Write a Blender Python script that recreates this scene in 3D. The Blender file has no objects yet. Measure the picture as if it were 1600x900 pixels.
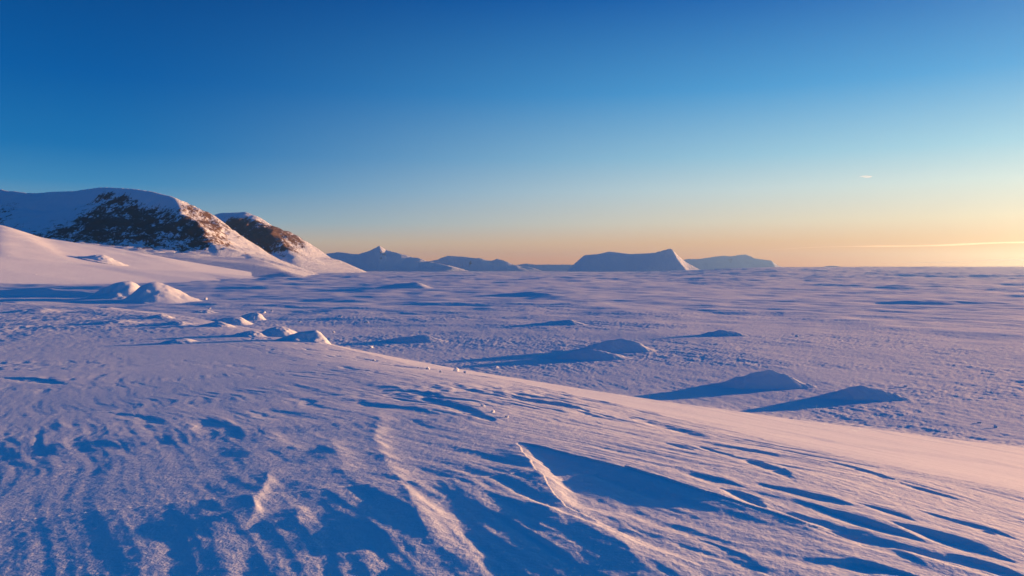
import bpy, math, random
import numpy as np
from mathutils import Vector, geometry

R = math.radians
scene = bpy.context.scene
col = scene.collection

# ------------------------------------------------------------------ camera
F = 1600 * 28.0 / 36.0            # focal length in photograph pixels
HORIZON = 422.0                   # image row of the true horizon
CAM = np.array([0.0, 0.0, 10.0])
PITCH = math.atan((450 - HORIZON) / F)
cam_data = bpy.data.cameras.new('camera')
cam_data.lens = 28.0
cam_data.sensor_width = 36.0
cam_data.clip_start = 0.1
cam_data.clip_end = 120000.0
cam = bpy.data.objects.new('camera', cam_data)
col.objects.link(cam)
cam.location = CAM
cam.rotation_euler = (R(90) - PITCH, 0, 0)
scene.camera = cam

# ------------------------------------------------------------------ sun, sky, exposure
SUN_AZ = 58.0                     # degrees to the right of the view direction
SUN_EL = 3.2
sd = Vector((math.sin(R(SUN_AZ)) * math.cos(R(SUN_EL)), math.cos(R(SUN_AZ)) * math.cos(R(SUN_EL)), math.sin(R(SUN_EL))))
sun_data = bpy.data.lights.new('sun', 'SUN')
sun_data.energy = 5.0
sun_data.angle = R(0.6)
sun_data.color = (1.0, 0.49, 0.19)
sun = bpy.data.objects.new('sun', sun_data)
col.objects.link(sun)
sun.location = (200, 100, 120)
sun.rotation_euler = (-sd).to_track_quat('-Z', 'Y').to_euler()

scene.view_settings.view_transform = 'Standard'
scene.view_settings.look = 'None'
scene.view_settings.exposure = 1.15
scene.view_settings.gamma = 1.0
scene.view_settings.use_curve_mapping = False
scene.cycles.use_denoising = True
scene.cycles.max_bounces = 4
scene.cycles.diffuse_bounces = 2
scene.cycles.glossy_bounces = 2
scene.cycles.transparent_max_bounces = 12


def srgb(r, g, b):
    def f(c):
        c /= 255.0
        return c / 12.92 if c <= 0.04045 else ((c + 0.055) / 1.055) ** 2.4
    return (f(r), f(g), f(b), 1.0)


world = bpy.data.worlds.new('World')
scene.world = world
world.use_nodes = True
nt = world.node_tree
nt.nodes.clear()
w_out = nt.nodes.new('ShaderNodeOutputWorld')
w_bg = nt.nodes.new('ShaderNodeBackground')
w_bg.inputs['Strength'].default_value = 0.1
nt.links.new(w_bg.outputs[0], w_out.inputs['Surface'])
sky = nt.nodes.new('ShaderNodeTexSky')
sky.sky_type = 'NISHITA'
sky.sun_disc = False
sky.sun_elevation = R(SUN_EL)
sky.sun_rotation = R(SUN_AZ)
sky.air_density = 1.0
sky.dust_density = 0.3
sky.ozone_density = 3.0
geo = nt.nodes.new('ShaderNodeTexCoord')
sep = nt.nodes.new('ShaderNodeSeparateXYZ')
nt.links.new(geo.outputs['Generated'], sep.inputs[0])


def wmath(op, a, b=None, clamp=False):
    n = nt.nodes.new('ShaderNodeMath')
    n.operation = op
    n.use_clamp = clamp
    for i, v in enumerate((a, b)):
        if v is None:
            continue
        if isinstance(v, (int, float)):
            n.inputs[i].default_value = v
        else:
            nt.links.new(v, n.inputs[i])
    return n.outputs[0]


def wramp(fac, stops):
    n = nt.nodes.new('ShaderNodeValToRGB')
    n.color_ramp.interpolation = 'B_SPLINE' if len(stops) > 30 else 'LINEAR'
    e = n.color_ramp.elements
    while len(e) > 1:
        e.remove(e[-1])
    e[0].position = stops[0][0]
    e[0].color = stops[0][1]
    for p, c in stops[1:]:
        k = e.new(p)
        k.color = c
    nt.links.new(fac, n.inputs[0])
    return n.outputs[0]


# elevation 0..1 : square root of sin(elevation) so that the horizon gets the room
elev = wmath('POWER', wmath('MAXIMUM', sep.outputs['Z'], 0.0), 0.5)


def el(py):                       # ramp position of an image row
    return math.sqrt(math.sin(math.atan((HORIZON - py) / F)))


SIDE_FAR = [                      # away from the sun (left of the picture and beyond)
    (0.0, srgb(200, 164, 150)), (el(405), srgb(226, 180, 150)), (el(380), srgb(200, 190, 172)),
    (el(350), srgb(136, 174, 194)), (el(300), srgb(64, 142, 192)), (el(250), srgb(24, 118, 182)), (el(150), srgb(0, 94, 166)), (el(0), srgb(0, 72, 140)),
    (0.72, srgb(0, 76, 142)), (1.0, srgb(0, 84, 146))]
SIDE_SUN = [                      # towards the sun
    (0.0, srgb(250, 148, 116)), (el(405), srgb(252, 168, 122)), (el(380), srgb(252, 194, 144)),
    (el(350), srgb(250, 228, 192)), (el(300), srgb(222, 236, 228)), (el(250), srgb(170, 218, 234)), (el(150), srgb(84, 172, 226)), (el(0), srgb(10, 106, 188)),
    (0.72, srgb(0, 84, 154)), (1.0, srgb(0, 84, 146))]
dot = nt.nodes.new('ShaderNodeVectorMath')
dot.operation = 'DOT_PRODUCT'
hn = nt.nodes.new('ShaderNodeVectorMath')
hn.operation = 'NORMALIZE'
cmb = nt.nodes.new('ShaderNodeCombineXYZ')
nt.links.new(sep.outputs['X'], cmb.inputs[0])
nt.links.new(sep.outputs['Y'], cmb.inputs[1])
nt.links.new(cmb.outputs[0], hn.inputs[0])
nt.links.new(hn.outputs[0], dot.inputs[0])
dot.inputs[1].default_value = (math.sin(R(SUN_AZ)), math.cos(R(SUN_AZ)), 0)
azf = nt.nodes.new('ShaderNodeMapRange')
azf.interpolation_type = 'SMOOTHSTEP'
azf.inputs['From Min'].default_value = 0.05
azf.inputs['From Max'].default_value = 1.08
nt.links.new(dot.outputs['Value'], azf.inputs['Value'])


def wmix(fac, a, b):
    n = nt.nodes.new('ShaderNodeMix')
    n.data_type = 'RGBA'
    if isinstance(fac, float):
        n.inputs[0].default_value = fac
    else:
        nt.links.new(fac, n.inputs[0])
    nt.links.new(a, n.inputs[6])
    nt.links.new(b, n.inputs[7])
    return n.outputs[2]


grad = wmix(azf.outputs[0], wramp(elev, SIDE_FAR), wramp(elev, SIDE_SUN))
gs = nt.nodes.new('ShaderNodeVectorMath')
gs.operation = 'SCALE'
gs.inputs['Scale'].default_value = 4.4
nt.links.new(grad, gs.inputs[0])
nt.links.new(wmix(0.993, sky.outputs[0], gs.outputs[0]), w_bg.inputs['Color'])

# ------------------------------------------------------------------ numpy helpers
rng = np.random.RandomState(7)
PERM = rng.permutation(4096)
GANG = rng.uniform(0, 2 * np.pi, 4096)
GX, GY = np.cos(GANG), np.sin(GANG)


def _h(ix, iy, s):
    return PERM[(PERM[(ix + s * 131) & 4095] + iy) & 4095]


def noise(x, y, s=0):
    """gradient noise, about -0.7 .. 0.7"""
    x = np.asarray(x, float)
    y = np.asarray(y, float)
    fx, fy = np.floor(x), np.floor(y)
    ix, iy = fx.astype(np.int64), fy.astype(np.int64)
    x, y = x - fx, y - fy
    u = x * x * x * (x * (x * 6 - 15) + 10)
    v = y * y * y * (y * (y * 6 - 15) + 10)

    def g(dx, dy):
        k = _h(ix + dx, iy + dy, s)
        return GX[k] * (x - dx) + GY[k] * (y - dy)
    a = g(0, 0) * (1 - u) + g(1, 0) * u
    b = g(0, 1) * (1 - u) + g(1, 1) * u
    return a * (1 - v) + b * v


def fbm(x, y, octv=3, s=0, gain=0.5):
    r, a = 0, 1.0
    for i in range(octv):
        r = r + a * noise(x * 2 ** i + 17.3 * i, y * 2 ** i - 9.1 * i, s + i)
        a *= gain
    return r


def ss(a, b, x):
    t = np.clip((x - a) / (b - a), 0, 1)
    return t * t * (3 - 2 * t)


cp, sp = math.cos(PITCH), math.sin(PITCH)


def ray(px, py):
    xc, yc = (px - 800) / F, (450 - py) / F
    return np.array([xc, cp + yc * sp, -sp + yc * cp])


def at(px, py, Y):
    d = ray(px, py)
    return CAM + d * (Y / d[1])


# wind axis (along the sastrugi) and the axis across it
AX = np.array([math.sin(R(60)), math.cos(R(60))])
WX = np.array([math.cos(R(60)), -math.sin(R(60))])

# ------------------------------------------------------------------ terrain
EDGE = np.array([  # shoulder of the foreground bank: x, y, z, width of the ramp below it
    (14, -60, 8.2, 46), (9.5, -12, 8.0, 46), (7.0, 0, 7.8, 44), (5.1, 8, 7.63, 41), (3.86, 12, 7.3, 40), (2.7, 17, 6.9, 39), (0, 25, 6.4, 37),
    (-4.6, 36, 5.66, 30), (-15.4, 60, 4.8, 18), (-45, 110, 3.6, 13), (-85, 165, 2.2, 14), (-150, 230, 0.8, 20), (-320, 330, 0.0, 40)], float)


def edge_frame(x, y):
    """signed distance to the shoulder (positive on the sun side), its height, ramp width and arc position"""
    best = np.full(x.shape, 1e18)
    d = np.zeros(x.shape)
    z = np.zeros(x.shape)
    w = np.zeros(x.shape)
    for i in range(len(EDGE) - 1):
        ax, ay, az, aw = EDGE[i]
        bx, by, bz, bw = EDGE[i + 1]
        ux, uy = bx - ax, by - ay
        L2 = ux * ux + uy * uy
        t = np.clip(((x - ax) * ux + (y - ay) * uy) / L2, 0, 1)
        qx, qy = x - (ax + t * ux), y - (ay + t * uy)
        dist = qx * qx + qy * qy
        side = np.sign(qx * uy - qy * ux)
        m = dist < best
        best = np.where(m, dist, best)
        d = np.where(m, side * np.sqrt(dist), d)
        z = np.where(m, az + t * (bz - az), z)
        w = np.where(m, aw + t * (bw - aw), w)
    return d, z, w


def base(x, y):
    """large shape of the ground, returns z and masks"""
    d, ze, wr = edge_frame(x, y)
    r = np.hypot(x, y)
    # smooth ramp below the shoulder
    t = np.clip(d / wr, 0, 3)
    q = np.sqrt((1 - t) ** 2 + 0.008)
    ramp = ze * np.clip(0.5 * ((1 - t) + q), 0, 1)
    near = 1 - ss(14, 60, r)
    # hill top: rises to a crest some metres in, then falls away from the sun
    dd = np.maximum(-d, 0)
    k = 5.2
    up = 0.175 * np.minimum(dd, k) * (1 - 0.5 * np.minimum(dd, k) / k)
    away = np.maximum(dd - 3.2, 0)
    down = -0.040 * (away - 6 * (1 - np.exp(-away / 6))) * np.exp(-away / 40)
    far_in = np.maximum(dd - 6.5, 0)
    down = down - 0.045 * (far_in - 3.5 * (1 - np.exp(-far_in / 3.5))) * np.exp(-far_in / 14)
    top = ze + up * (0.6 + 0.9 * near) + down * (1 - ss(10, 36, r))
    top = top - 0.25 * ss(30, 160, dd) * ze * 0.5
    lip = 0.14 * np.exp(-np.abs(d) / 0.9) * near
    z = np.where(d > 0, ramp, top) + lip * np.where(d > 0, np.exp(-np.maximum(d, 0) / 0.8), 1)
    # broad low swell of snow far off on the right
    az = x / np.maximum(y, 1.0)
    sw = ss(0.14, 0.34, az) * ss(700, 3600, r) * (y > 0)
    z = z + 22.0 * sw
    # the plain tips very gently down towards the sun on the right
    xr = np.maximum(x - 28, 0)
    z = z - 6.5 * (1 - np.exp(-xr / 240)) * ss(25, 60, y) * ss(0.0, 20, d) * (1 - ss(500, 2400, r))
    return z, d, wr, r


def hit(px, py):
    dirs = ray(px, py)
    s = 2.5 * 1.006 ** np.arange(1400)
    p = CAM[None] + dirs[None] * s[:, None]
    zt = base(p[:, 0], p[:, 1])[0]
    i = int(np.argmax(p[:, 2] < zt))
    if i == 0:
        i = len(s) - 1
    a, b = p[i - 1], p[i]
    ga, gb = a[2] - zt[i - 1], b[2] - zt[i]
    t = ga / max(ga - gb, 1e-9)
    return a + (b - a) * t


def ab(p):
    return np.array([p[0] * AX[0] + p[1] * AX[1], p[0] * WX[0] + p[1] * WX[1]])


# hollows on the bank: rim = sunward upper edge, cut = width of the hollow behind it
# (pixel start, pixel end, width in metres, depth in metres)
LENSES = [
    ((1128, 764), (1188, 792), .30, .075), ((1172, 769), (1425, 842), .36, .095), ((1190, 757), (1330, 792), .24, .055),
    ((1338, 787), (1425, 814), .22, .055), ((1405, 820), (1570, 874), .34, .095), ((1478, 866), (1590, 899), .24, .07),
    ((1285, 826), (1428, 876), .34, .09), ((1078, 741), (1162, 763), .26, .055), ((1098, 698), (1236, 750), .30, .06),
    ((1170, 722), (1240, 748), .22, .05), ((1285, 718), (1400, 752), .22, .05), ((1380, 748), (1510, 785), .18, .045),
    ((1517, 825), (1552, 838), .16, .045),
    ((1278, 873), (1434, 900), .22, .06), ((790, 617), (896, 638), .55, .13),     ((655, 620), (760, 657), .6, .09), ((166, 646), (246, 662), .7, .02),
    ((297, 655), (367, 683), .6, .02),         ((760, 800), (900, 890), .18, .03), ((1080, 840), (1200, 895), .2, .035), ((1500, 745), (1600, 772), .2, .05),
    ((1440, 800), (1600, 850), .2, .04), ((1040, 690), (1090, 706), .3, .04), ((0, 590), (90, 600), 1.2, .10), ((100, 515), (190, 522), 2.2, .25),
    ((640, 610), (700, 628), .5, .05), ]
LENS_W = [(ab(hit(*a)), ab(hit(*b)), w, dp) for a, b, w, dp in LENSES]

# little lit ribs on the bank (pixel polyline, half width, height)
RIBS = [
    ([(585, 632), (591, 655), (584, 680), (590, 706), (612, 740), (640, 780), (652, 810), (668, 850), (682, 900)], .13, .065),
    ([(428, 728), (404, 770), (392, 800), (372, 840)], .07, .04), 
    ([(470, 790), (462, 830)], .06, .03), ([(690, 740), (760, 770), (860, 800), (1040, 872), (1130, 900)], .10, .045),
    ([(860, 795), (960, 850), (1040, 905)], .07, .03), ([(560, 860), (580, 905)], .05, .03), 
    ([(400, 670), (430, 690), (470, 720)], .14, .03), ([(510, 680), (530, 720), (545, 745)], .12, .04), ([(640, 765), (720, 850), (760, 905)], .09, .03)]
RIBS_W = [([hit(*q)[:2] for q in pl], w, h) for pl, w, h in RIBS]

# the big scooped hollow
RIM = np.array([ab(hit(*q)) for q in [(806, 690), (850, 700), (1000, 738), (1200, 800), (1330, 842), (1500, 890), (1600, 925)]])
WALL = np.array([ab(hit(*q)) for q in [(806, 690), (818, 706), (840, 738), (866, 770), (884, 792), (960, 826), (1060, 872), (1150, 905), (1250, 950)]])


def seg_dist(x, y, pl):
    """distance to a polyline, signed: positive on the sun side"""
    best = np.full(x.shape, 1e9)
    tt = np.zeros(x.shape)
    sg = np.ones(x.shape)
    n = len(pl) - 1
    for i in range(n):
        a, b = np.array(pl[i]), np.array(pl[i + 1])
        u = b - a
        t = np.clip(((x - a[0]) * u[0] + (y - a[1]) * u[1]) / (u @ u), 0, 1)
        qx, qy = x - a[0] - t * u[0], y - a[1] - t * u[1]
        dd = np.hypot(qx, qy)
        m = dd < best
        best = np.where(m, dd, best)
        tt = np.where(m, (i + t) / n, tt)
        nx, ny = (u[1], -u[0]) if u[1] * AX[0] - u[0] * AX[1] > 0 else (-u[1], u[0])
        sg = np.where(m, np.where(qx * nx + qy * ny > 0, 1.0, -1.0), sg)
    return best * sg, tt


def terrain(x, y, want=False):
    x = np.asarray(x, float)
    y = np.asarray(y, float)
    z, d, wr, r = base(x, y)
    a = x * AX[0] + y * AX[1]
    b = x * WX[0] + y * WX[1]
    hill = 1 - ss(-0.3, 1.2, d)
    plain = ss(0.86, 1.02, d / wr + 0.10 * noise(x / 9, y / 9, 3)) * (1 - hill)
    plain = np.maximum(plain, ss(60, 110, r) * (1 - hill) * ss(0.5, 0.9, d / wr))
    ramp = (1 - hill) * (1 - plain)
    rt = ramp * (1 - ss(-.24, -.10, x / np.maximum(y, 1.0)))
    plain = plain + rt * ss(35, 60, r)
    ramp = ramp - rt * ss(35, 60, r)
    hn_ = hill * (1 - ss(45, 110, r))
    hf_ = hill * ss(40, 100, r)
    # ---- wind-carved snow on the bank
    wa = a + 0.5 * noise(x / 3.0, y / 3.0, 11) + 0.12 * noise(x / .8, y / .8, 12)
    s1 = fbm(wa / 1.1, b / 6.0, 2, 20)
    s2 = fbm(wa / 0.36, b / 2.6, 2, 25)
    s3 = fbm(wa / 0.13, b / 0.9, 2, 28)
    wb = a + 0.22 * noise(x / 3.0, y / 3.0, 11)
    s4 = fbm(wb / 0.17, b / 4.5, 2, 33, .6)
    gate = 0.35 + 1.1 * ss(-0.25, 0.45, noise(x / 4.2, y / 4.2, 31))
    left = ss(3.5, 8.0, -d)
    dz = hn_ * ((0.016 - .011 * left) * s1 + (0.0125 - 0.0065 * left) * s2 * gate + 0.0046 * (1 - .5 * left) * s3 * gate + 0.0060 * (1 - .68 * left) * (0.5 + gate) * s4 * (1 - ss(18, 34, r)))
    grain = fbm(x / 0.16, y / 0.16, 2, 40, .6)
    fine = fbm(x / 0.065, y / 0.065, 2, 42, .6) * (1 - ss(10, 22, r))
    clump = fbm(x / 0.42 + .5 * s1, y / 0.55, 2, 44)
    dz = dz + hn_ * ((1 - .5 * left) * (0.0018 * fine + 0.0025 * grain + 0.0024 * clump))
    strk = noise(wa / 0.40 + 0.25 * noise(x / .3, y / .3, 13), b / 3.4, 36)
    strk2 = noise(wa / 0.20 + 0.3 * noise(x / .2, y / .2, 14), b / 1.9, 38)
    mid = ss(3.0, 6.5, -d)
    sg = ss(-.12, .35, noise(wa / 2.2, b / 5.0, 37)) * (1 - .88 * mid)
    dz = dz - hn_ * sg * (0.19 * np.maximum(strk - 0.13, 0) + 0.085 * np.maximum(strk2 - 0.15, 0))
    lay = fbm(wa / 1.0, b / 3.2, 2, 55) * 6
    lf = np.floor(lay)
    terr = (lf + ss(0.0, 0.10, lay - lf)) / 6
    dz = dz + hn_ * ss(.0, .3, noise(wa / 2.6, b / 4.0, 56)) * 0.026 * terr * (1 - mid) * (1 - ss(14, 26, r))
    rough_patch = np.exp(-(((x - .2) / 3.0) ** 2 + ((y - 17) / 3.4) ** 2)) + .7 * np.exp(-(((x + 26) / 8) ** 2 + ((y - 33) / 4.0) ** 2))
    dz = dz + hn_ * rough_patch * 0.07 * fbm(wa / 0.7, b / 1.2, 3, 50)
    # ---- explicit hollows, ribs and the big scoop
    nearm = (r < 60) & (np.abs(d) < 40)
    if nearm.any():
        xs, ys, as_, bs = x[nearm], y[nearm], a[nearm], b[nearm]
        wob = 0.05 * noise(xs / .55, ys / .55, 61) + 0.02 * noise(xs / .17, ys / .17, 62) + 0.09 * noise(as_ / .11, bs / .9, 63)
        e = np.zeros(xs.shape)
        for A, B, w, dp in LENS_W:
            u = B - A
            L = math.hypot(*u)
            uu = u / L
            A = A - u * .14
            L *= 1.28
            nn = np.array([-uu[1], uu[0]])          # points to +a (sun side)
            if nn[0] < 0:
                nn = -nn
            t = ((as_ - A[0]) * uu[0] + (bs - A[1]) * uu[1]) / L
            bow = w * 0.5 * np.sin(np.pi * np.clip(t, 0, 1))
            s = (as_ - A[0]) * nn[0] + (bs - A[1]) * nn[1] - bow + wob * (0.4 + w)
            env = np.clip(np.sin(np.pi * np.clip(t, 0, 1)), 0, 1) ** 1.1 * (t > 0) * (t < 1)
            wl = w * .85 * (.15 + .85 * env)
            dn = ss(0.0, 0.28, -s / wl) * (1 - ss(0.35, 1.15, -s / wl))
            bump = 0.35 * np.exp(-np.clip(s / (w * .8), 0, 9) ** 2) * ss(-0.28, 0.0, s / wl)
            e += dp * .50 * env * (bump - 0.8 * dn) * (.75 + 1.0 * noise(as_ / .35, bs / .9, 64))
        for pl, w, h in RIBS_W:
            dist, t = seg_dist(xs + .5 * wob, ys + .6 * wob, pl)
            env = ss(0, .3, t) * (1 - ss(.7, 1, t)) * (0.75 + 0.4 * ss(-.3, .4, noise(xs / .8, ys / .8, 66)))
            prof = np.where(dist > 0, np.exp(-np.abs(dist / w) ** 1.6), np.exp(-np.abs(dist) / (7 * w)))
            e += .45 * h * env * prof
        aR = np.interp(bs, RIM[:, 1], RIM[:, 0]) + 0.5 * wob
        aL = np.interp(bs, WALL[:, 1], WALL[:, 0]) + 0.35 * wob
        sR, sL = aR - as_, as_ - aL
        ext = ss(RIM[0, 1] - .1, RIM[0, 1] + .5, bs) * (1 - ss(RIM[-1, 1] - 3.0, RIM[-1, 1], bs))
        lb = WALL[4, 1]
        soft = 0.22 + 1.1 * ss(lb - .2, lb + 1.4, bs)
        inside = ss(0.0, 0.34, sR) * ss(0.0, 1.0, sL / soft)
        e -= 0.048 * ext * inside
        e += 0.016 * ext * np.exp(-(np.clip(-sR, 0, 9) / .35) ** 2) * (sR < 0)
        e += 0.015 * ext * np.exp(-(np.clip(-sL, 0, 9) / .25) ** 2) * (sL < 0) * (1 - ss(lb, lb + 2.5, bs))
        scoop = (ext * inside)
        dzn = dz[nearm] * (1 - 0.2 * scoop) + e * hill[nearm]
        dz[nearm] = dzn
    # ---- ramp: nearly smooth drifted snow
    dz = dz + ramp * (0.05 * fbm(wa / 2.4, b / 14.0, 2, 70) + 0.010 * fbm(wa / .5, b / 4, 2, 74) + 0.003 * grain)
    # ---- rough plain
    pa = a + 1.2 * noise(x / 7, y / 7, 81)
    patch = 0.42 + 0.62 * ss(-.25, .4, noise(x / 34, y / 24, 82) + .4 * noise(x / 9, y / 8, 83))
    rgh = 0.062 * fbm(pa / 0.5, b / 1.6, 3, 84, .75) + 0.07 * fbm(pa / 2.6, b / 6.5, 2, 88)
    farf = 1 - ss(170, 300, r)
    dz = dz + plain * patch * rgh * (0.12 + 0.88 * farf)
    dz = dz + hf_ * (0.5 + patch) * (0.036 * fbm(pa / 0.6, b / 1.4, 3, 90, .7) + 0.10 * fbm(pa / 4.2, b / 8, 2, 93))
    und = 0.75 * fbm(x / 30, y / 22, 3, 95) * ss(60, 240, r)
    und = und + 2.6 * (0.35 + 1.1 * ss(-.35, .4, noise(x / 420, y / 260, 105))) * fbm(x / 120, y / 80, 3, 98) * ss(230, 600, r) + 1.6 * fbm(x / 900, y / 500, 3, 101) * ss(1200, 4000, r)
    dz = dz + plain * und
    z = z + dz
    if want:
        g = np.clip(hill * (1 - .65 * (0)) + 0.35 * ramp + plain, 0, 1)
        return z, g
    return z


# ------------------------------------------------------------------ materials
def new_mat(name):
    m = bpy.data.materials.new(name)
    m.use_nodes = True
    t = m.node_tree
    t.nodes.clear()
    out = t.nodes.new('ShaderNodeOutputMaterial')
    return m, t, out


def N(t, kind, **kw):
    n = t.nodes.new(kind)
    for k, v in kw.items():
        setattr(n, k, v)
    return n


def snow_material(name, colour=(.80, .86, .91, 1), fine=True, scale=1.0, bump=1.0, attr=False):
    m, t, out = new_mat(name)
    p = N(t, 'ShaderNodeBsdfPrincipled')
    t.links.new(p.outputs[0], out.inputs['Surface'])
    p.inputs['Roughness'].default_value = 1.0
    p.inputs['Specular IOR Level'].default_value = 0.6
    tc = N(t, 'ShaderNodeTexCoord')
    n0 = N(t, 'ShaderNodeTexNoise')
    n0.inputs['Scale'].default_value = 0.35 * scale
    n0.inputs['Detail'].default_value = 6
    t.links.new(tc.outputs['Object'], n0.inputs['Vector'])
    mx = N(t, 'ShaderNodeMix', data_type='RGBA')
    mx.inputs[6].default_value = (colour[0] * .955, colour[1] * .965, colour[2] * .985, 1)
    mx.inputs[7].default_value = colour
    t.links.new(n0.outputs['Fac'], mx.inputs[0])
    t.links.new(mx.outputs[2], p.inputs['Base Color'])
    na = N(t, 'ShaderNodeTexNoise')
    na.inputs['Scale'].default_value = 9.0 * scale
    na.inputs['Detail'].default_value = 5
    na.inputs['Roughness'].default_value = .65
    t.links.new(tc.outputs['Object'], na.inputs['Vector'])
    nb = N(t, 'ShaderNodeTexNoise')
    nb.inputs['Scale'].default_value = 42.0 * scale
    nb.inputs['Detail'].default_value = 3
    t.links.new(tc.outputs['Object'], nb.inputs['Vector'])
    b1 = N(t, 'ShaderNodeBump')
    b1.inputs['Distance'].default_value = 0.028 / scale
    b1.inputs['Strength'].default_value = 0.55 * bump
    t.links.new(na.outputs['Fac'], b1.inputs['Height'])
    b2 = N(t, 'ShaderNodeBump')
    b2.inputs['Distance'].default_value = 0.007 / scale
    b2.inputs['Strength'].default_value = 0.6 * bump
    t.links.new(nb.outputs['Fac'], b2.inputs['Height'])
    t.links.new(b1.outputs[0], b2.inputs['Normal'])
    t.links.new(b2.outputs[0], p.inputs['Normal'])
    if attr:
        at_ = N(t, 'ShaderNodeAttribute', attribute_name='grain')
        for bb, k in ((b1, .55 * bump), (b2, .6 * bump)):
            mm = N(t, 'ShaderNodeMath', operation='MULTIPLY')
            mm.inputs[1].default_value = k
            t.links.new(at_.outputs['Fac'], mm.inputs[0])
            t.links.new(mm.outputs[0], bb.inputs['Strength'])
    return m


def mountain_material(name, scale, snow=(.78, .86, .94, 1), rock=(.15, .098, .070, 1), bump=1.0):
    m, t, out = new_mat(name)
    p = N(t, 'ShaderNodeBsdfPrincipled')
    t.links.new(p.outputs[0], out.inputs['Surface'])
    p.inputs['Roughness'].default_value = 0.75
    p.inputs['Specular IOR Level'].default_value = 0.2
    tc = N(t, 'ShaderNodeTexCoord')
    mp = N(t, 'ShaderNodeMapping')
    mp.inputs['Scale'].default_value = (scale * 1.3, scale * .8, scale * .32)
    mp.inputs['Rotation'].default_value = (0, R(32), 0)
    t.links.new(tc.outputs['Object'], mp.inputs['Vector'])
    n1 = N(t, 'ShaderNodeTexNoise')
    n1.inputs['Scale'].default_value = 1.0
    n1.inputs['Detail'].default_value = 9
    n1.inputs['Roughness'].default_value = .68
    t.links.new(mp.outputs[0], n1.inputs['Vector'])
    n2 = N(t, 'ShaderNodeTexNoise')
    n2.inputs['Scale'].default_value = 4.0
    n2.inputs['Detail'].default_value = 6
    n2.inputs['Roughness'].default_value = .75
    t.links.new(mp.outputs[0], n2.inputs['Vector'])
    mp2 = N(t, 'ShaderNodeMapping')
    mp2.inputs['Scale'].default_value = (scale * 1.7, scale * .8, scale * .38)
    mp2.inputs['Rotation'].default_value = (0, R(34), 0)
    t.links.new(tc.outputs['Object'], mp2.inputs['Vector'])
    t.links.new(mp2.outputs[0], n2.inputs['Vector'])
    at_ = N(t, 'ShaderNodeAttribute', attribute_name='rock')
    s1 = N(t, 'ShaderNodeMath', operation='MULTIPLY_ADD')       # n1*1.3 + rock
    s1.inputs[1].default_value = 1.6
    t.links.new(n1.outputs['Fac'], s1.inputs[0])
    t.links.new(at_.outputs['Fac'], s1.inputs[2])
    s2 = N(t, 'ShaderNodeMath', operation='MULTIPLY_ADD')
    s2.inputs[1].default_value = 1.2
    t.links.new(n2.outputs['Fac'], s2.inputs[0])
    t.links.new(s1.outputs[0], s2.inputs[2])
    mr = N(t, 'ShaderNodeMapRange', interpolation_type='SMOOTHSTEP')
    mr.inputs['From Min'].default_value = 1.92
    mr.inputs['From Max'].default_value = 2.10
    t.links.new(s2.outputs[0], mr.inputs['Value'])
    rk = N(t, 'ShaderNodeMix', data_type='RGBA')
    rk.inputs[6].default_value = (rock[0] * .7, rock[1] * .75, rock[2] * .85, 1)
    rk.inputs[7].default_value = (rock[0] * 1.6, rock[1] * 1.45, rock[2] * 1.3, 1)
    t.links.new(n2.outputs['Fac'], rk.inputs[0])
    mx = N(t, 'ShaderNodeMix', data_type='RGBA')
    mx.inputs[6].default_value = snow
    t.links.new(mr.outputs[0], mx.inputs[0])
    t.links.new(rk.outputs[2], mx.inputs[7])
    t.links.new(mx.outputs[2], p.inputs['Base Color'])
    b1 = N(t, 'ShaderNodeBump')
    b1.inputs['Distance'].default_value = 0.5 / scale * .35
    b1.inputs['Strength'].default_value = 0.7 * bump
    t.links.new(n2.outputs['Fac'], b1.inputs['Height'])
    t.links.new(b1.outputs[0], p.inputs['Normal'])
    return m


SNOW = snow_material('wind_packed_snow', attr=True)
SNOW_MOUND = snow_material('drifted_snow', bump=1.2)
SNOW_SLOPE = snow_material('slope_snow', scale=.04, bump=.35)
ICE = snow_material('ice_chunk', colour=(.86, .90, .94, 1), bump=1.0)


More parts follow.
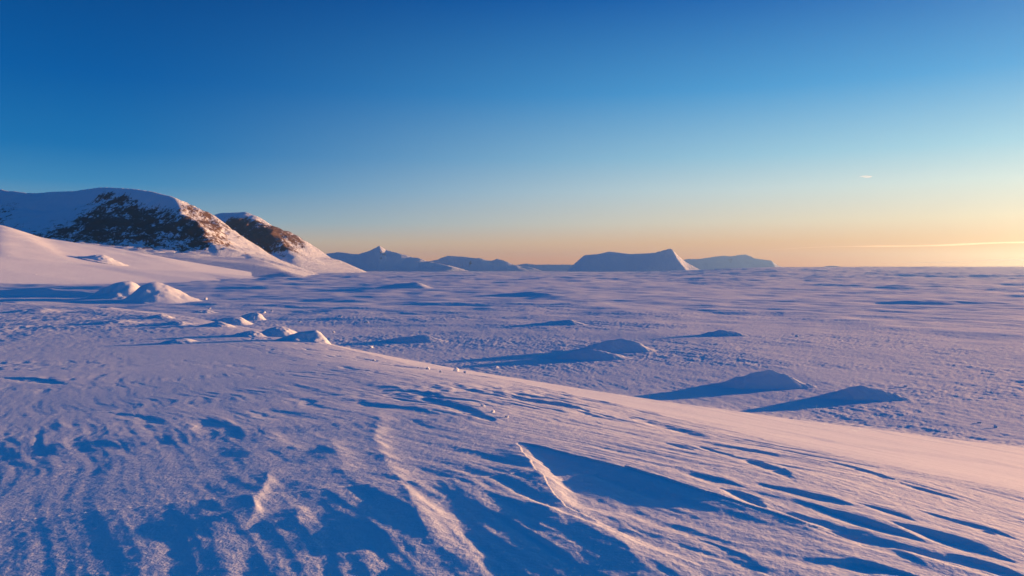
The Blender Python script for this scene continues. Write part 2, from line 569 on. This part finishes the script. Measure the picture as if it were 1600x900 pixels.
# ------------------------------------------------------------------ mesh helpers
def mesh_from_grid(name, X, Y, Z, mat, wrap=False, attrs=None, keep=None, skirt=0.0):
    """grid of points (rows, cols) as one mesh; keep masks vertices; skirt closes it underneath"""
    r, c = X.shape
    idx = np.arange(r * c).reshape(r, c)
    if wrap:
        idx = np.concatenate([idx, idx[:, :1]], 1)
    q = np.stack([idx[:-1, :-1], idx[:-1, 1:], idx[1:, 1:], idx[1:, :-1]], -1).reshape(-1, 4)
    co = np.stack([X, Y, Z], -1).reshape(-1, 3)
    at_ = {k: v.reshape(-1) for k, v in (attrs or {}).items()}
    if keep is not None:
        k = keep.reshape(-1)
        q = q[k[q].all(1)]
        used = np.unique(q)
        remap = np.full(len(co), -1)
        remap[used] = np.arange(len(used))
        q = remap[q]
        co = co[used]
        at_ = {a: v[used] for a, v in at_.items()}
    if skirt > 0:
        ed = np.concatenate([q[:, [0, 1]], q[:, [1, 2]], q[:, [2, 3]], q[:, [3, 0]]])
        key = np.sort(ed, 1)
        kk = key[:, 0] * (len(co) + 1) + key[:, 1]
        u, inv, cnt = np.unique(kk, return_inverse=True, return_counts=True)
        be = ed[cnt[inv] == 1]
        n0 = len(co)
        low = co.copy()
        low[:, 2] -= skirt
        bot = q[:, ::-1] + n0
        side = np.stack([be[:, 1], be[:, 0], be[:, 0] + n0, be[:, 1] + n0], 1)
        q = np.concatenate([q, bot, side])
        co = np.concatenate([co, low])
        at_ = {a: np.concatenate([v, v]) for a, v in at_.items()}
    me = bpy.data.meshes.new(name)
    me.vertices.add(len(co))
    me.vertices.foreach_set('co', co.astype(np.float32).ravel())
    me.loops.add(len(q) * 4)
    me.loops.foreach_set('vertex_index', q.astype(np.int32).ravel())
    me.polygons.add(len(q))
    me.polygons.foreach_set('loop_start', np.arange(0, len(q) * 4, 4, dtype=np.int32))
    me.polygons.foreach_set('use_smooth', np.ones(len(q), dtype=bool))
    me.update(calc_edges=True)
    for k, v in at_.items():
        a = me.attributes.new(k, 'FLOAT', 'POINT')
        a.data.foreach_set('value', v.astype(np.float32))
    me.materials.append(mat)
    o = bpy.data.objects.new(name, me)
    col.objects.link(o)
    return o


def tag(o, label, cat=None, group=None, kind=None):
    o['label'] = label
    if cat:
        o['category'] = cat
    if group:
        o['group'] = group
    if kind:
        o['kind'] = kind
    return o


def recentre(o, loc):
    """put the object's origin at loc without moving it"""
    me = o.data
    n = len(me.vertices)
    co = np.empty(n * 3, np.float32)
    me.vertices.foreach_get('co', co)
    co = co.reshape(-1, 3) - np.array(loc, np.float32)
    me.vertices.foreach_set('co', co.ravel())
    me.update()
    o.location = [float(v) for v in loc]


# ------------------------------------------------------------------ snow field
ang = np.concatenate([np.linspace(-39, 39, 1160), np.linspace(39, 321, 142)[1:-1]])
rad = [0.4]
while rad[-1] < 12500:
    q = rad[-1]
    rad.append(q * (1.06 if q < 3.2 else 1.0031 if q < 20 else 1.0042 if q < 40 else 1.0052 if q < 320 else 1.013))
rad = np.array(rad)
RR, AA = np.meshgrid(rad, np.radians(ang), indexing='ij')
GXX, GYY = RR * np.sin(AA), RR * np.cos(AA)
GZ, GG = terrain(GXX, GYY, True)
field = mesh_from_grid('snow_field', GXX, GYY, GZ, SNOW, wrap=True, attrs={'grain': GG})
# close the small hole under the tripod
me = field.data
tag(field, 'wind carved blue and pink snow plain with a smooth bank in the foreground', 'snow field', kind='structure')


# ------------------------------------------------------------------ mountains from ridge lines
def blur(Z, n):
    for _ in range(n):
        P = np.pad(Z, 1, mode='edge')
        Z = (P[:-2, 1:-1] + P[2:, 1:-1] + P[1:-1, :-2] + P[1:-1, 2:] + 2 * P[1:-1, 1:-1]) / 6
    return Z


def tin(name, pts, edges, step, mat, amp, wav, blurn, seed, label, gully=0.0, rock_amp=0.0):
    """pts: name -> (px, py, Y[, rock]) or ('w', x, y, z[, rock]); edges: ridge chains of names"""
    names = list(pts)
    P, K = [], []
    for k in names:
        v = pts[k]
        if v[0] == 'w':
            P.append(np.array(v[1:4], float))
            K.append(v[4] if len(v) > 4 else 0)
        else:
            P.append(at(*v[:3]))
            K.append(v[3] if len(v) > 3 else 0)
    P = np.array(P)
    K = np.array(K, float)
    E = []
    for ch in edges:
        for i in range(len(ch) - 1):
            E.append((names.index(ch[i]), names.index(ch[i + 1])))
    vs, es, fs, ov, oe, of = geometry.delaunay_2d_cdt([Vector((p[0], p[1])) for p in P], E, [], 0, 1e-4)
    zs, ks = [], []
    for v, o in zip(vs, ov):
        if len(o):
            zs.append(P[o[0], 2])
            ks.append(K[o[0]])
        else:
            j = int(np.argmin(np.hypot(P[:, 0] - v.x, P[:, 1] - v.y)))
            zs.append(P[j, 2])
            ks.append(K[j])
    x0, x1, y0, y1 = P[:, 0].min(), P[:, 0].max(), P[:, 1].min(), P[:, 1].max()
    gx = np.arange(x0 - step, x1 + step, step)
    gy = np.arange(y0 - step, y1 + step, step)
    X, Y = np.meshgrid(gx, gy)
    Z = np.full(X.shape, -12.0)
    Kk = np.zeros(X.shape)
    inside = np.zeros(X.shape, bool)
    for f in fs:
        a, b, c = f[:3]
        A, B, Cc = vs[a], vs[b], vs[c]
        det = (B.y - Cc.y) * (A.x - Cc.x) + (Cc.x - B.x) * (A.y - Cc.y)
        if abs(det) < 1e-9:
            continue
        l1 = ((B.y - Cc.y) * (X - Cc.x) + (Cc.x - B.x) * (Y - Cc.y)) / det
        l2 = ((Cc.y - A.y) * (X - Cc.x) + (A.x - Cc.x) * (Y - Cc.y)) / det
        l3 = 1 - l1 - l2
        m = (l1 >= -1e-6) & (l2 >= -1e-6) & (l3 >= -1e-6)
        Z[m] = (l1 * zs[a] + l2 * zs[b] + l3 * zs[c])[m]
        Kk[m] = (l1 * ks[a] + l2 * ks[b] + l3 * ks[c])[m]
        inside |= m
    Z = blur(Z, blurn)
    Kk = blur(Kk, 1) * 1.2
    hgt = np.clip(Z / max(1.0, Z.max() * .35), 0, 1)
    n = fbm(X / wav, Y / wav, 5, seed, .5)
    Z = Z + hgt * amp * n
    if rock_amp:
        rn = 1 - 2 * np.abs(fbm(X / (wav * .16), Y / (wav * .3), 4, seed + 9, .6))
        Z = Z + np.clip(Kk, 0, 1) * rock_amp * rn
    if gully:
        g = np.abs(noise(X / (wav * .55) + .6 * n, Y / (wav * 2.2), seed + 5)) + .5 * np.abs(noise(X / (wav * .22), Y / wav, seed + 6))
        Z = Z + hgt * gully * (g - .3)
    o = mesh_from_grid(name, X, Y, Z, mat, attrs={'rock': Kk}, keep=inside, skirt=20.0)
    cx, cy = (x0 + x1) / 2, (y0 + y1) / 2
    recentre(o, (cx, cy, 0))
    tag(o, label, 'mountain', kind='structure')
    return o


MM = mountain_material('rock_and_snow', 0.028)
MM2 = mountain_material('rock_and_snow_distant', 0.018)
MMF = mountain_material('far_snow_peaks', 0.0045, bump=.6)

main = {
    'A0': (-190, 306, 2350, .1), 'A1': (0, 296, 2280, .1), 'A2': (40, 300, 2240, .1), 'A3': (100, 297, 2200), 'A4': (170, 292, 2150), 'A5': (235, 295, 2100), 'A6': (266, 303, 2050),
    'C1': (290, 317, 2050, .42), 'C2': (330, 337, 2050, .55), 'C3': (380, 371, 2040, .3), 'C4': (420, 397, 2030, .05), 'C5': (452, 414, 2015), 'C6': (490, 425, 2000),
    'B1': (281, 329, 1960, .45), 'B2': (314, 354, 1860, .6), 'B3': (336, 384, 1760, .55), 'B4': (345, 402, 1690, .0),
    'D1': (300, 345, 1960, .5), 'D2': (345, 362, 1980, .55), 'D3': (370, 385, 1930, .35),
    'U0': (0, 330, 2100, .45), 'U1': (70, 330, 2080, .12), 'U2': (130, 322, 2060, .25), 'U3': (160, 309, 2080, .75), 'U4': (185, 312, 2060, .7), 'U5': (215, 325, 2020, .6), 'U6': (250, 334, 1990, .55),
    'V0': (0, 372, 1780, .4), 'V1': (85, 373, 1760, .6), 'V2': (160, 352, 1880, .75), 'V3': (230, 360, 1850, .7), 'V4': (285, 362, 1830, .7), 'V1b': (60, 360, 1860, .3), 'V1c': (120, 346, 1920, .6),
    'L1': (150, 383, 1720, .55), 'L2': (230, 388, 1700, .45), 'L3': (300, 396, 1690, .45),
    'P1': (200, 396, 1500), 'P2': (300, 402, 1500), 'P3': (400, 405, 1560), 'P4': (424, 412, 1430), 'P4b': (395, 412, 1300), 'P5': (448, 424, 1180),
    'T1': (474, 436, 940), 'T2': ('w', -330, 900, -6), 'T3': ('w', -700, 800, -6), 'T4': ('w', -1500, 1000, -6), 'T4b': ('w', -2300, 1800, -6),
    'T5': ('w', -200, 960, -8), 'T6': ('w', -330, 1350, -8), 'T7': ('w', -400, 1750, -8), 'T8': ('w', -475, 2035, -8), 'T9': ('w', -590, 2170, -8), 'T9b': ('w', -760, 2330, -8), 'T10': ('w', -1300, 3200, -8), 'T11': ('w', -2400, 3200, -8)}
tin('mountain', main, [['A0', 'A1', 'A2', 'A3', 'A4', 'A5', 'A6', 'C1', 'C2', 'C3', 'C4', 'C5', 'C6'], ['A6', 'B1', 'B2', 'B3', 'B4'], ['P2', 'P4', 'P5', 'T1'], ['U3', 'U4', 'U5', 'U6', 'B1']],
    6.5, MM, 7.0, 210.0, 1, 200, 'broad rocky mountain capped with blue shaded snow, leftmost on the skyline', rock_amp=10.0)

second = {
    'D0': (290, 352, 3500), 'D1': (345, 333, 3350), 'D2': (383, 330, 3300), 'D3': (405, 338, 3260, .05), 'D4': (430, 355, 3230, .3), 'D5': (460, 366, 3200, .55), 'D6': (490, 385, 3170, .3), 'D7': (518, 403, 3140), 'D8': (533, 406, 3130), 'D9': (568, 425, 3100),
    'F1': (404, 348, 3180, .6), 'F2': (428, 366, 3050, .7), 'F3': (450, 388, 2900, .6), 'F4': (462, 404, 2780, .1), 'F5': (470, 420, 2600),
    'G1': (370, 346, 3150, .7), 'G2': (395, 370, 3000, .7), 'G3': (420, 395, 2850, .7), 'G4': (380, 400, 2800, .5),
    'H1': (475, 385, 3080, .55), 'H2': (490, 404, 3000, .1), 'H3': (520, 418, 2900),
    'T1': ('w', -560, 2350, -8), 'T2': ('w', -1000, 2300, -8), 'T3': ('w', -1500, 2700, -8), 'T4': ('w', -1700, 3600, -8), 'T5': ('w', -1000, 4100, -8), 'T6': ('w', -560, 3210, -8), 'T6b': ('w', -720, 3380, -8), 'T7': ('w', -540, 2900, -8)}
tin('mountain', second, [['D0', 'D1', 'D2', 'D3', 'D4', 'D5', 'D6', 'D7', 'D8', 'D9'], ['D3', 'F1', 'F2', 'F3', 'F4', 'F5']], 9.0, MM2, 10.0, 240.0, 2, 230,
    'smaller round topped mountain whose rocky right flank runs down to the plain', rock_amp=11.0)

hill = {
    'S00': (-420, 290, 1050), 'S0': (-200, 318, 980), 'S1': (0, 350, 950), 'S2': (60, 369, 960), 'S3': (120, 380, 970), 'S4': (200, 393, 980), 'S5': (260, 408, 960), 'S6': (310, 425, 900), 'S7': (352, 437.5, 820),
    'M1': (0, 400, 652), 'M2': (120, 412, 720), 'M3': (220, 421, 797), 'M0': (-200, 390, 534),
    'B0': (-400, 452, 470), 'B1': (0, 447, 505), 'B2': (150, 443, 580), 'B3': (260, 441, 680), 'B4': (340, 440, 740),
    'T0': ('w', -700, 330, -6), 'T1': ('w', -320, 440, -6), 'T2': ('w', -230, 600, -6), 'T3': ('w', -230, 820, -6), 'T4': ('w', -330, 1250, -6), 'T5': ('w', -800, 1500, -6), 'T6': ('w', -1500, 1500, -6), 'T7': ('w', -1500, 500, -6)}
hl = tin('hill', hill, [['S00', 'S0', 'S1', 'S2', 'S3', 'S4', 'S5', 'S6', 'S7']], 4.0, SNOW_SLOPE, 2.6, 120.0, 4, 260,
         'smooth pink snow slope in front of the leftmost rocky mountain')
hl['category'] = 'hill'

mesa = {
    'R0': (888, 420.5, 5050), 'R1': (896, 413, 5080), 'R2': (913, 398.5, 5100), 'R3': (935, 396.5, 5120), 'R4': (953, 392.5, 5150), 'R5': (985, 396.5, 5150), 'R6': (1015, 395.5, 5120), 'R7': (1035, 389.5, 5100), 'R8': (1048, 386, 5080),
    'Q1': (1060, 399, 5100), 'Q2': (1073, 410, 5120), 'Q3': (1081, 416, 5130), 'Q4': (1091, 421, 5150),
    'N1': (1056, 401, 5030), 'N2': (1066, 412, 5000), 'N3': (1077, 422.5, 4970),
    'T1': ('w', 330, 4900, -10), 'T2': ('w', 700, 4900, -10), 'T3': ('w', 1085, 4890, -10), 'T4': ('w', 1240, 5060, -10), 'T5': ('w', 1330, 5500, -10), 'T6': ('w', 800, 6100, -10), 'T7': ('w', 380, 5450, -10)}
tin('mountain', mesa, [['R0', 'R1', 'R2', 'R3', 'R4', 'R5', 'R6', 'R7', 'R8', 'Q1', 'Q2', 'Q3', 'Q4'], ['R8', 'N1', 'N2', 'N3']], 9.0, MMF, 3.0, 260.0, 1, 290,
    'wedge shaped blue mountain on the horizon with a sunlit right edge')


def mountain_range(sil, Y, depth, label, seed, amp, toe_py=None):
    pts = {}
    ch = []
    for i, (px, py) in enumerate(sil):
        off = depth * .25 * noise(np.array([i * .9]), np.array([.5]), seed)[0]
        pts['R%d' % i] = (px, py, Y + off, .25)
        ch.append('R%d' % i)
        if i % 2 == 0 and 0 < i < len(sil) - 1:
            h = max(4.0, at(px, py, Y)[2])
            yy = Y + off - depth * .45
            xx = (px - 800 + 9 * ((i * 7) % 5 - 2)) / F * yy
            pts['N%d' % i] = ('w', xx, yy, h * (.50 + .02 * ((i * 5) % 3)), .28)
    xa, xb = at(sil[0][0], 420, Y)[0], at(sil[-1][0], 420, Y)[0]
    for j, t in enumerate(np.linspace(-.12, 1.12, 7)):
        pts['T%d' % j] = ('w', xa + (xb - xa) * t, Y - depth * (1.0 if 0 <= t <= 1 else .3), -12)
        pts['U%d' % j] = ('w', xa + (xb - xa) * t, Y + depth * (1.0 if 0 <= t <= 1 else .3), -12)
    edges = [ch] + [['R' + k[1:], k] for k in pts if k[0] == 'N']
    return tin('mountain', pts, edges, Y / 800.0, MMF, amp, Y / 26.0, 1, seed, label, gully=amp * .45)


mountain_range([(484, 398), (508, 396.5), (528, 394), (545, 396), (560, 396.5), (577, 391), (592, 384), (603, 390), (614, 393), (625, 396), (643, 400), (668, 408), (690, 412), (712, 417)], 7200, 270,
               'pointed blue peak on the horizon right of the rocky mountains', 310, 16)
mountain_range([(640, 412), (662, 409.5), (682, 405), (700, 398.5), (722, 400), (735, 402.5), (752, 403), (768, 407), (777, 404.5), (790, 408), (803, 413), (830, 417)], 7600, 190,
               'rolling blue ridge on the horizon beside the pointed peak', 330, 16)
mountain_range([(770, 415), (800, 414.5), (822, 411.5), (838, 413), (865, 413), (890, 413), (930, 414)], 8600, 130,
               'lowest flat blue ridge on the horizon left of the wedge mountain', 350, 6)
mountain_range([(1055, 412), (1072, 405), (1095, 403.5), (1115, 400), (1128, 399), (1140, 400), (1152, 398.5), (1166, 397.5), (1180, 403), (1205, 406), (1218, 416)], 10200, 270,
               'pale hazy mauve ridge on the horizon right of the wedge mountain', 370, 12)
mountain_range([(1278, 418), (1290, 415.5), (1300, 414.2), (1310, 415.5), (1322, 418)], 6000, 60, 'tiny dark knoll alone on the right horizon', 390, 2)


# ------------------------------------------------------------------ snow mounds and drifts
def mound(name, px, py, wl, wr_, hp, label, cat='snow mound', group=None, sharp=.5, depth=.6, lean=0.0, axis=0.0, rough=.10, seed=1, res=70, ridge=0.0, mat=None, slope=False):
    """px,py: image point of the foot under the peak; wl, wr_: left and right half widths in pixels; hp: height in pixels"""
    if slope:
        c = at(px, py, (65 - .227 * 611 - 10) / ((HORIZON - py) / F + .227 * (px - 800) / F))
        ground = lambda x, y: 65 - .227 * (x + 611)
    else:
        c = hit(px, py)
        ground = terrain
    k = c[1] / F
    L1, L2, H = wl * k, wr_ * k, hp * k
    D = depth * (L1 + L2) * .5
    rot = R(axis)
    span = max(L1, L2, D) * 1.08
    n = res
    u = np.linspace(-L1 * 1.08, L2 * 1.08, n)
    v = np.linspace(-D * 1.08, D * 1.08, n)
    U, V = np.meshgrid(u, v)
    x = c[0] + U * math.cos(rot) - V * math.sin(rot)
    y = c[1] + U * math.sin(rot) + V * math.cos(rot)
    un = np.where(U < 0, U / L1, U / L2)
    vn = V / D
    ww = .16 * noise(x / (span * .5), y / (span * .5), 500 + seed) + .07 * noise(x / (span * .17), y / (span * .17), 510 + seed)
    un2 = un + ww
    vn2 = vn + .8 * ww + lean * un
    r = np.hypot(un2, vn2)
    rnd = np.clip(1 - r * r, 0, 1) ** 2
    shp = np.clip(1 - r, 0, 1) ** 1.5
    h = (1 - sharp) * rnd + sharp * shp
    if ridge:
        rd = np.exp(-(vn2 / .16) ** 2) * np.clip(1 - np.abs(un2), 0, 1)
        h = h + ridge * rd * np.clip(1 - r, 0, 1)
    h = h / max(h.max(), 1e-6)
    nz = fbm(x / (span * .28), y / (span * .28), 4, 520 + seed, .55)
    nf = 1 - 2 * np.abs(fbm(x / (span * .09), y / (span * .05), 3, 540 + seed, .6))
    h = h * (1 + rough * 2.2 * nz * np.clip(1.15 - h, 0, 1) + rough * .38 * nf * np.clip(1.2 - h, 0, 1))
    z = ground(x, y) - .04 * H - .02 + H * 1.04 * h
    o = mesh_from_grid(name, x, y, z, mat or SNOW_MOUND, keep=(r < 1.04), skirt=max(.15, H * .3))
    recentre(o, (c[0], c[1], float(ground(c[:1], c[1:2])[0])))
    tag(o, label, cat, group)
    return o


# twin mounds and the long drift at far left
mound('snow_drift', 60, 462, 190, 160, 14, 'long low blue snow drift running left from the twin mounds', 'snow drift', depth=.18, sharp=.3, axis=-6, seed=2, rough=.2)
mound('snow_mound', 200, 466, 74, 40, 25, 'left hand one of the two big lit mounds below the snow slope', depth=1.2, axis=20, sharp=.3, seed=3, rough=.1)
mound('snow_mound', 240, 471, 60, 76, 30, 'right hand and tallest of the two big lit mounds below the snow slope', depth=1.1, axis=20, sharp=.42, seed=4, rough=.1)
for args in [
    # px, py, wl, wr, h, label, sharp, seed
    (252, 497, 26, 22, 8, 'low lit snow hump nearest below the twin big mounds', .4, 5),
    (320, 489, 20, 20, 6, 'small flat snow hump right of the twin big mounds', .4, 6),
    (280, 507, 34, 26, 6, 'flat snow hump left of the hummock row, crest just catching light', .5, 7),
    (345, 510, 36, 24, 9, 'broad low snow hump in the middle of the hummock row', .5, 8),
    (373, 507, 60, 22, 14, 'snow hummock with a long blue shaded tail and small lit tip', .6, 9),
    (400, 498, 36, 16, 13, 'farthest snow hummock of the row, lit knob at its right end', .6, 10),
    (396, 525, 36, 24, 11, 'low snow hummock left of the broad lit hummock', .55, 11),
    (440, 525, 44, 34, 18, 'broad lit snow hummock with a ragged crest next to the nearest hummock', .5, 12),
    (492, 534, 56, 28, 22, 'nearest snow hummock, a steep lit cone at the right end of the row', .65, 13),
    (285, 536, 40, 34, 9, 'isolated faint snow hump on the bank below the hummock row', .7, 14),
    (185, 505, 55, 40, 6, 'wide flat snow swell on the bank left of the hummock row', .4, 15),
    (60, 487, 60, 50, 6, 'wide flat snow swell at the left picture edge', .4, 16)]:
    px, py, wl, wr_, hp, lab, shp, sd_ = args
    mound('snow_mound', px, py, wl * 1.25, wr_ * 1.12, hp * .84, lab, group='snow hummocks on the left bank', sharp=shp * .45, depth=1.0, axis=22, seed=sd_, rough=.2)

# drifts out on the plain
mound('snow_drift', 1197, 604, 118, 88, 27, 'pointed snow drift with a long left tail, left one of the pair on the right', 'snow drift', 'snow drifts on the plain', sharp=.6, depth=.3, axis=-3, seed=21, ridge=.2, res=120, rough=.16)
mound('snow_drift', 1345, 622, 98, 86, 20, 'broad crusted snow drift, right and nearest of the pair on the right', 'snow drift', 'snow drifts on the plain', sharp=.35, depth=.3, axis=-2, seed=22, ridge=.1, res=120, rough=.14)
mound('snow_drift', 975, 548, 90, 62, 19, 'rear hump of the double snow drift in the middle of the plain', 'snow drift', 'snow drifts on the plain', sharp=.3, depth=.42, axis=-6, seed=23, res=90)
mound('snow_drift', 930, 560, 100, 66, 15, 'front hump of the double snow drift in the middle of the plain', 'snow drift', 'snow drifts on the plain', sharp=.35, depth=.36, axis=-6, seed=24, res=90)
mound('snow_drift', 660, 533, 90, 46, 10, 'low snow drift with a long blue shadow right of the nearest hummock', 'snow drift', 'snow drifts on the plain', sharp=.5, depth=.4, axis=-6, seed=25, res=90)
mound('snow_drift', 890, 507, 70, 34, 7, 'slim distant snow drift behind the double drift', 'snow drift', 'snow drifts on the plain', sharp=.4, depth=.5, axis=-6, seed=26, res=70)
mound('snow_drift', 1130, 525, 48, 50, 8, 'ragged snow drift behind and left of the pointed drift', 'snow drift', 'snow drifts on the plain', sharp=.4, depth=.45, axis=5, seed=27, res=80, rough=.3)
mound('snow_drift', 650, 452, 80, 34, 8, 'far dark snow drift below the rolling blue ridge', 'snow drift', 'far snow drifts', sharp=.5, depth=.5, axis=5, seed=28, res=70)
mound('snow_drift', 1480, 474, 200, 170, 5, 'long far snow drift near the right picture edge', 'snow drift', 'far snow drifts', sharp=.3, depth=.3, axis=3, seed=29, res=80)
mound('snow_drift', 830, 462, 80, 60, 5, 'thin far snow drift below the wedge mountain', 'snow drift', 'far snow drifts', sharp=.4, depth=.4, axis=3, seed=30, res=70)
mound('snow_mound', 160, 407, 30, 34, 9, 'small bump with a blue shaded hollow halfway up the pink snow slope', sharp=.2, depth=1.0, axis=15, seed=31, slope=True)
mound('snow_mound', 56, 436, 26, 30, 8, 'faint lit bump at the foot of the pink snow slope', sharp=.2, depth=1.0, axis=15, seed=32, slope=True)


# ------------------------------------------------------------------ ice chunks
def chunk(px, py, size_px, label, seed, group='ice chunks on the snow'):
    rs = np.random.RandomState(seed)
    c = hit(px, py)
    s = size_px * c[1] / F * .5
    import bmesh
    bm = bmesh.new()
    bmesh.ops.create_icosphere(bm, subdivisions=2, radius=1.0)
    pl = rs.normal(size=(14, 3))
    pl /= np.linalg.norm(pl, axis=1)[:, None]
    cut = rs.uniform(.40, .85, 14)
    stretch = rs.uniform([.9, .6, .5], [1.35, 1.0, .95])
    for v in bm.verts:
        p = np.array(v.co)
        for nrm, cc in zip(pl, cut):
            e_ = p @ nrm - cc
            if e_ > 0:
                p = p - nrm * e_ * .93
        p = p * (1 + .07 * rs.normal())
        v.co = Vector(p * np.array([stretch[0], stretch[1], stretch[2]]) * s)
    me_ = bpy.data.meshes.new('ice_chunk')
    bm.to_mesh(me_)
    bm.free()
    me_.materials.append(ICE)
    o = bpy.data.objects.new('ice_chunk', me_)
    col.objects.link(o)
    zz = float(terrain(c[:1], c[1:2])[0])
    o.location = (c[0], c[1], zz + s * .18)
    o.rotation_euler = (rs.uniform(-.5, .5), rs.uniform(-.5, .5), rs.uniform(0, 6))
    tag(o, label, 'ice chunk', group)
    return o


CH = [
    (308, 469, 9, 'ice chunk touching the right foot of the tallest twin mound'), (322, 467, 7, 'smaller ice chunk just right of the twin mounds'),
    (327, 483, 7, 'ice chunk on the flat hump right of the twin mounds'), (411, 488, 9, 'larger ice chunk behind the farthest hummock'), (424, 486, 6, 'small ice chunk right of the larger one behind the farthest hummock'),
    (467, 503, 7, 'ice chunk behind the broad lit hummock'), (521, 519, 7, 'ice chunk right of the nearest snow hummock'),
    (532, 497, 9, 'bright ice chunk far out on the plain, left of two'), (572, 504, 9, 'bright ice chunk far out on the plain, right of two'),
    (580, 543, 9, 'ice chunk on the plain below the low drift with blue shadow'), (585, 563, 7, 'ice chunk at the far foot of the bank under the lone plain chunk'),
    (668, 577, 10, 'left chunk of the rubble line behind the bank'), (688, 582, 9, 'middle chunk of the rubble line behind the bank'), (712, 580, 15, 'largest jagged chunk of the rubble line behind the bank'), (727, 583, 9, 'right chunk of the rubble line behind the bank'), (652, 574, 8, 'far left chunk of the rubble line behind the bank'), (775, 575, 8, 'lone chunk right of the rubble line'),
    (770, 645, 12, 'snow lump in the broken crust on the bank, upper'), (792, 652, 10, 'snow lump in the broken crust on the bank, right'), (755, 636, 10, 'snow lump in the broken crust on the bank, left'),
    (1245, 527, 8, 'sliver of ice on the plain right of the ragged drift'), (1415, 605, 8, 'ice chunk behind the tip of the crusted drift'), (1555, 668, 9, 'dark lump of snow at the right picture edge'), (1530, 661, 8, 'dark lump of snow left of the one at the right edge')]
for i, (px, py, s_, lab) in enumerate(CH):
    chunk(px, py, s_, lab, 900 + i)

# ------------------------------------------------------------------ clouds (beyond the haze)
def cloud_material(name, dens, colour, g):
    m, t, out = new_mat(name)
    pv = N(t, 'ShaderNodeVolumePrincipled')
    pv.inputs['Color'].default_value = colour
    pv.inputs['Density'].default_value = dens
    pv.inputs['Anisotropy'].default_value = g
    t.links.new(pv.outputs[0], out.inputs['Volume'])
    return m


def cloud(px0, py0, px1, py1, thick_px, Y, label, dens, seed, colour=(1, .96, .9, 1), g=.55):
    A, B = at(px0, py0, Y), at(px1, py1, Y)
    th = thick_px / F * Y
    n, mseg = 90, 14
    t = np.linspace(0, 1, n)
    env = t ** .6 * np.sqrt(np.clip(np.sin(np.pi * t), 0, 1)) * (.55 + .9 * (noise(t * 6, t * 0 + seed, seed) + .4)) + .004
    ctr = A[None] + (B - A)[None] * t[:, None]
    ctr[:, 2] += th * .8 * noise(t * 4, t * 0 + 2.5, seed + 1)
    ph = np.linspace(0, 2 * np.pi, mseg, endpoint=False)
    X = np.repeat(ctr[:, 0:1], mseg, 1)
    Y_ = ctr[:, 1:2] + (env * th * 7)[:, None] * np.cos(ph)[None]
    Z = ctr[:, 2:3] + (env * th * .5)[:, None] * np.sin(ph)[None]
    o = mesh_from_grid('cloud', X, Y_, Z, cloud_material('thin_cloud', dens, colour, g), wrap=True)
    c = (A + B) / 2
    recentre(o, c)
    tag(o, label, 'cloud', 'thin clouds at sunset')
    return o


cloud(1150, 391, 1760, 374, 4.0, 34000, 'thin glowing cloud streak low above the right horizon', 0.00045, 700)
cloud(1280, 410, 1900, 405, 6.0, 42000, 'low mauve cloud bank lying on the right horizon', 0.00030, 710, (.62, .50, .60, 1), 0.0)
cloud(1340, 276.5, 1362, 276, 2.2, 34000, 'tiny lone wisp of cloud high on the right', 0.0009, 720)

# ------------------------------------------------------------------ haze
def haze():
    lo, hi = (-14000, -14000, -22.0), (14000, 14000, 290.0)
    v = [(x, y, z) for x in (lo[0], hi[0]) for y in (lo[1], hi[1]) for z in (lo[2], hi[2])]
    f = [(0, 1, 3, 2), (4, 6, 7, 5), (0, 4, 5, 1), (2, 3, 7, 6), (0, 2, 6, 4), (1, 5, 7, 3)]
    me_ = bpy.data.meshes.new('haze')
    me_.from_pydata(v, [], f)
    m, t, out = new_mat('haze')
    pv = N(t, 'ShaderNodeVolumePrincipled')
    pv.inputs['Color'].default_value = (.38, .67, .95, 1)
    pv.inputs['Density'].default_value = 4.8e-5
    pv.inputs['Anisotropy'].default_value = 0.75
    t.links.new(pv.outputs[0], out.inputs['Volume'])
    me_.materials.append(m)
    o = bpy.data.objects.new('haze', me_)
    col.objects.link(o)
    tag(o, 'thin evening haze over the snow plain', 'haze', kind='stuff')


haze()
